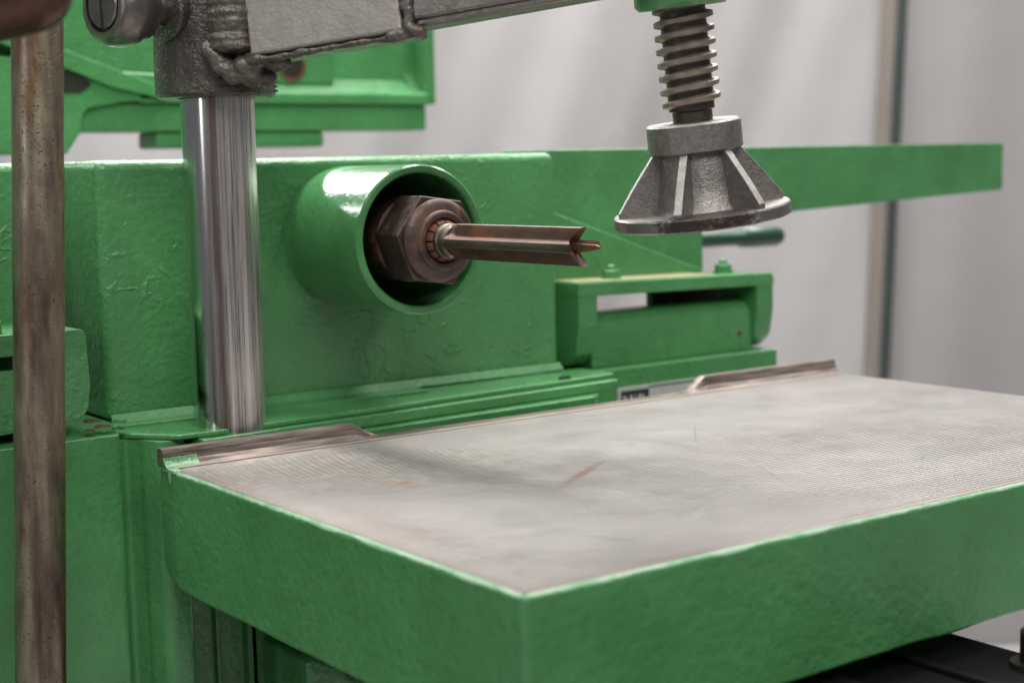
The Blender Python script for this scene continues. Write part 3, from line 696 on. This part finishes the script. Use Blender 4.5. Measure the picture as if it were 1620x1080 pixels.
# ------------------------------------------------------------------ upper casting behind the column
up_ = thing('motor_bracket', "blurred green casting with recessed panel and round hole above the headstock", 'casting', (300, 1120, 250))
bm = NB(); box(bm, -273.1, 657.4, 1121.0, 1164.3, 301.3, 432); obj('back_panel', bm, M['green'], up_, bevel=0)
bm = NB(); box(bm, 653.9, 669.1, 1088.3, 1164.3, 309.5, 432); obj('side_wall', bm, M['green'], up_, bevel=4)
bm = NB(); prism(bm, rounded([(1088.3, 308.9), (1088.3, 324.1), (1101.2, 325.8), (1122.2, 343.4), (1135.1, 343.4), (1135.1, 308.9)], [3, 5, 8, 6, 0, 0]), 'x', 252.9, 662.1); obj('lower_lip', bm, M['green'], up_, bevel=2)
bm = NB(); prism(bm, rounded([(1101.2, 323.5), (1125.7, 323.5), (1125.7, 359.7)], 0), 'x', 638.7, 653.9); obj('corner_web', bm, M['green'], up_, bevel=1)
bm = NB(); prism(bm, rounded([(-273.1, 251.0), (162.9, 251.0), (180.4, 275.6), (185.1, 301.3), (229.5, 309.5), (276.3, 313.0), (276.3, 343.4), (217.9, 345.7), (180.4, 359.7), (147.7, 359.7), (-273.1, 359.7)], [0, 3, 6, 14, 20, 0, 0, 20, 0, 0, 0]), 'y', 1088.3, 1164.3); obj('leg', bm, M['green'], up_, bevel=5)
bm = NB(); box(bm, 178.1, 656.2, 1095.3, 1164.3, 275.6, 309.5); obj('rail', bm, M['green'], up_, bevel=3)
bm = NB(); box(bm, 276.3, 503.1, 1098.8, 1158.5, 255.7, 276.1); obj('pad', bm, M['green'], up_, bevel=5)
bm = NB(); prism(bm, rounded([(7.4, 427.5), (147.7, 373.8), (283.3, 325.8), (283.3, 313.0), (217.9, 327.0), (136.0, 357.4), (7.4, 404.1)], [0, 8, 0, 0, 8, 8, 0]), 'y', 1081.3, 1123.4); obj('rib', bm, M['green'], up_, bevel=5)
bm = NB(); box(bm, 381.5, 526.5, 1109.4, 1123.4, 334.0, 432); obj('boss', bm, M['green'], up_, bevel=3)
bm = NB(); lathe(bm, [(0, 0), (15.5, 0), (15.5, 1), (0, 1)], (465.7, 1109.4, 357.4), (0, -1, 0), 32); h1 = obj('hole', bm, M['hole'], up_)
bm = NB(); lathe(bm, [(15.2, 0), (20, 0), (20, 1.5), (15.2, 1.5)], (465.7, 1109.4, 357.4), (0, -1, 0), 32, closed=True); obj('hole_rim', bm, M['flake'], h1)
bm = NB(); prism(bm, rounded([(136.0, 320.0), (180.4, 320.0), (198.0, 330.5), (178.1, 343.4), (136.0, 348.0)], [0, 6, 6, 6, 0]), 'y', 1086.7, 1120.5); obj('slot', bm, M['hole'], up_)

# ------------------------------------------------------------------ pole, lever ball, slide beam
bm = NB(); p_t, p_b = Vector((-84.6, 450, 335)), Vector((-116.5, 450, -260)); lathe(bm, [(0, 0), (18, 0), (18, 300), (18, (p_t - p_b).length), (0, (p_t - p_b).length)], p_b, p_t - p_b, 64)
tag(obj('steel_pole', bm, M['pipe'], None), "pitted brownish upright steel pole at the left edge, beside the table", 'pole')
bm = NB(); k0, k1 = Vector((-166, 226, 328)), Vector((-260, 300, 312)); ln = (k1 - k0).length
prf = [(0, -24)] + [(24 * math.sin(t), -24 * math.cos(t)) for t in [math.pi / 2 * k / 8 for k in range(1, 9)]] + [(25.5, 25), (26.5, 55), (25, ln), (0, ln + 10)]
lathe(bm, prf, k0, k1 - k0, 48)
tag(obj('control_lever', bm, M['brown'], None, angle=60), "blurred brown rounded lever end in the top left corner, before the pole", 'lever')
rl = thing('slide_beam', "black oily slide beam under the right part of the table", 'beam', (330, 50, -220))
bm = NB(); box(bm, 180, 408, -260, 420, -230, -112); obj('beam_body', bm, M['black'], rl, bevel=3)
bm = NB(); box(bm, 235, 262, -260, 420, -112.5, -104); obj('guide_strip', bm, M['black'], rl, bevel=1.5)
bm = NB(); box(bm, 330, 338, -260, 420, -112.5, -108); obj('guide_strip', bm, M['black'], rl, bevel=1)
bm = NB(); lathe(bm, [(0, 0), (20, 0), (20, 6), (17, 8), (17, 12), (0, 12)], (389, -40, -120), (0, 0, 1), 32); stb = obj('washer', bm, M['brass'], rl, angle=28)
bm = NB(); lathe(bm, [(0, 0), (11, 0), (11, 20), (9.5, 22), (0, 22)], (389, -40, -108), (0, 0, 1), 32); obj('stud', bm, M['brass'], stb, angle=28)

# ------------------------------------------------------------------ loose rust flakes on the bed beside the headstock
fl_l = ["curled brown rust flake lying on the bed, nearest the headstock corner", "dark red rust flake leaning against the clamp jaw", "small brown rust flake at the left of the little heap", "pale green paint flake standing at the headstock corner", "pale green paint flake lying flat before the headstock corner"]
for i, (x, y, z, s_, g) in enumerate(((-20, 536, 27, 8, 0), (-26, 545, 29, 8, 0), (-33, 533, 25, 6.5, 0), (-6, 541, 27, 7, 1), (-9, 534, 24, 6, 1))):
    bm = NB(); th0 = i * 1.3; rows = []
    for a in range(5):
        t = -0.9 + 1.8 * a / 4
        rows.append([bm.verts.new(Vector((x, y, z)) + Matrix.Rotation(th0, 3, 'Z') @ Vector((s_ * math.sin(t), s_ * .8 * (b - 1) * (1 + .3 * noise.noise((a, b, i))), s_ * .55 * (1 - math.cos(t)) * (1 if i % 2 else -1) + 1.5 * noise.noise((a * .7, b, i + .5))))) for b in range(3)])
    for A, B in zip(rows, rows[1:]):
        for b in range(2): bm.faces.new((A[b], A[b + 1], B[b + 1], B[b]))
    bmesh.ops.solidify(bm, geom=bm.faces[:], thickness=.9)
    tag(obj('paint_flake' if g else 'rust_flake', bm, M['green_smooth'] if g else M['flake'], None, angle=40), fl_l[i], 'flake', 'flakes lying on the bed beside the headstock')
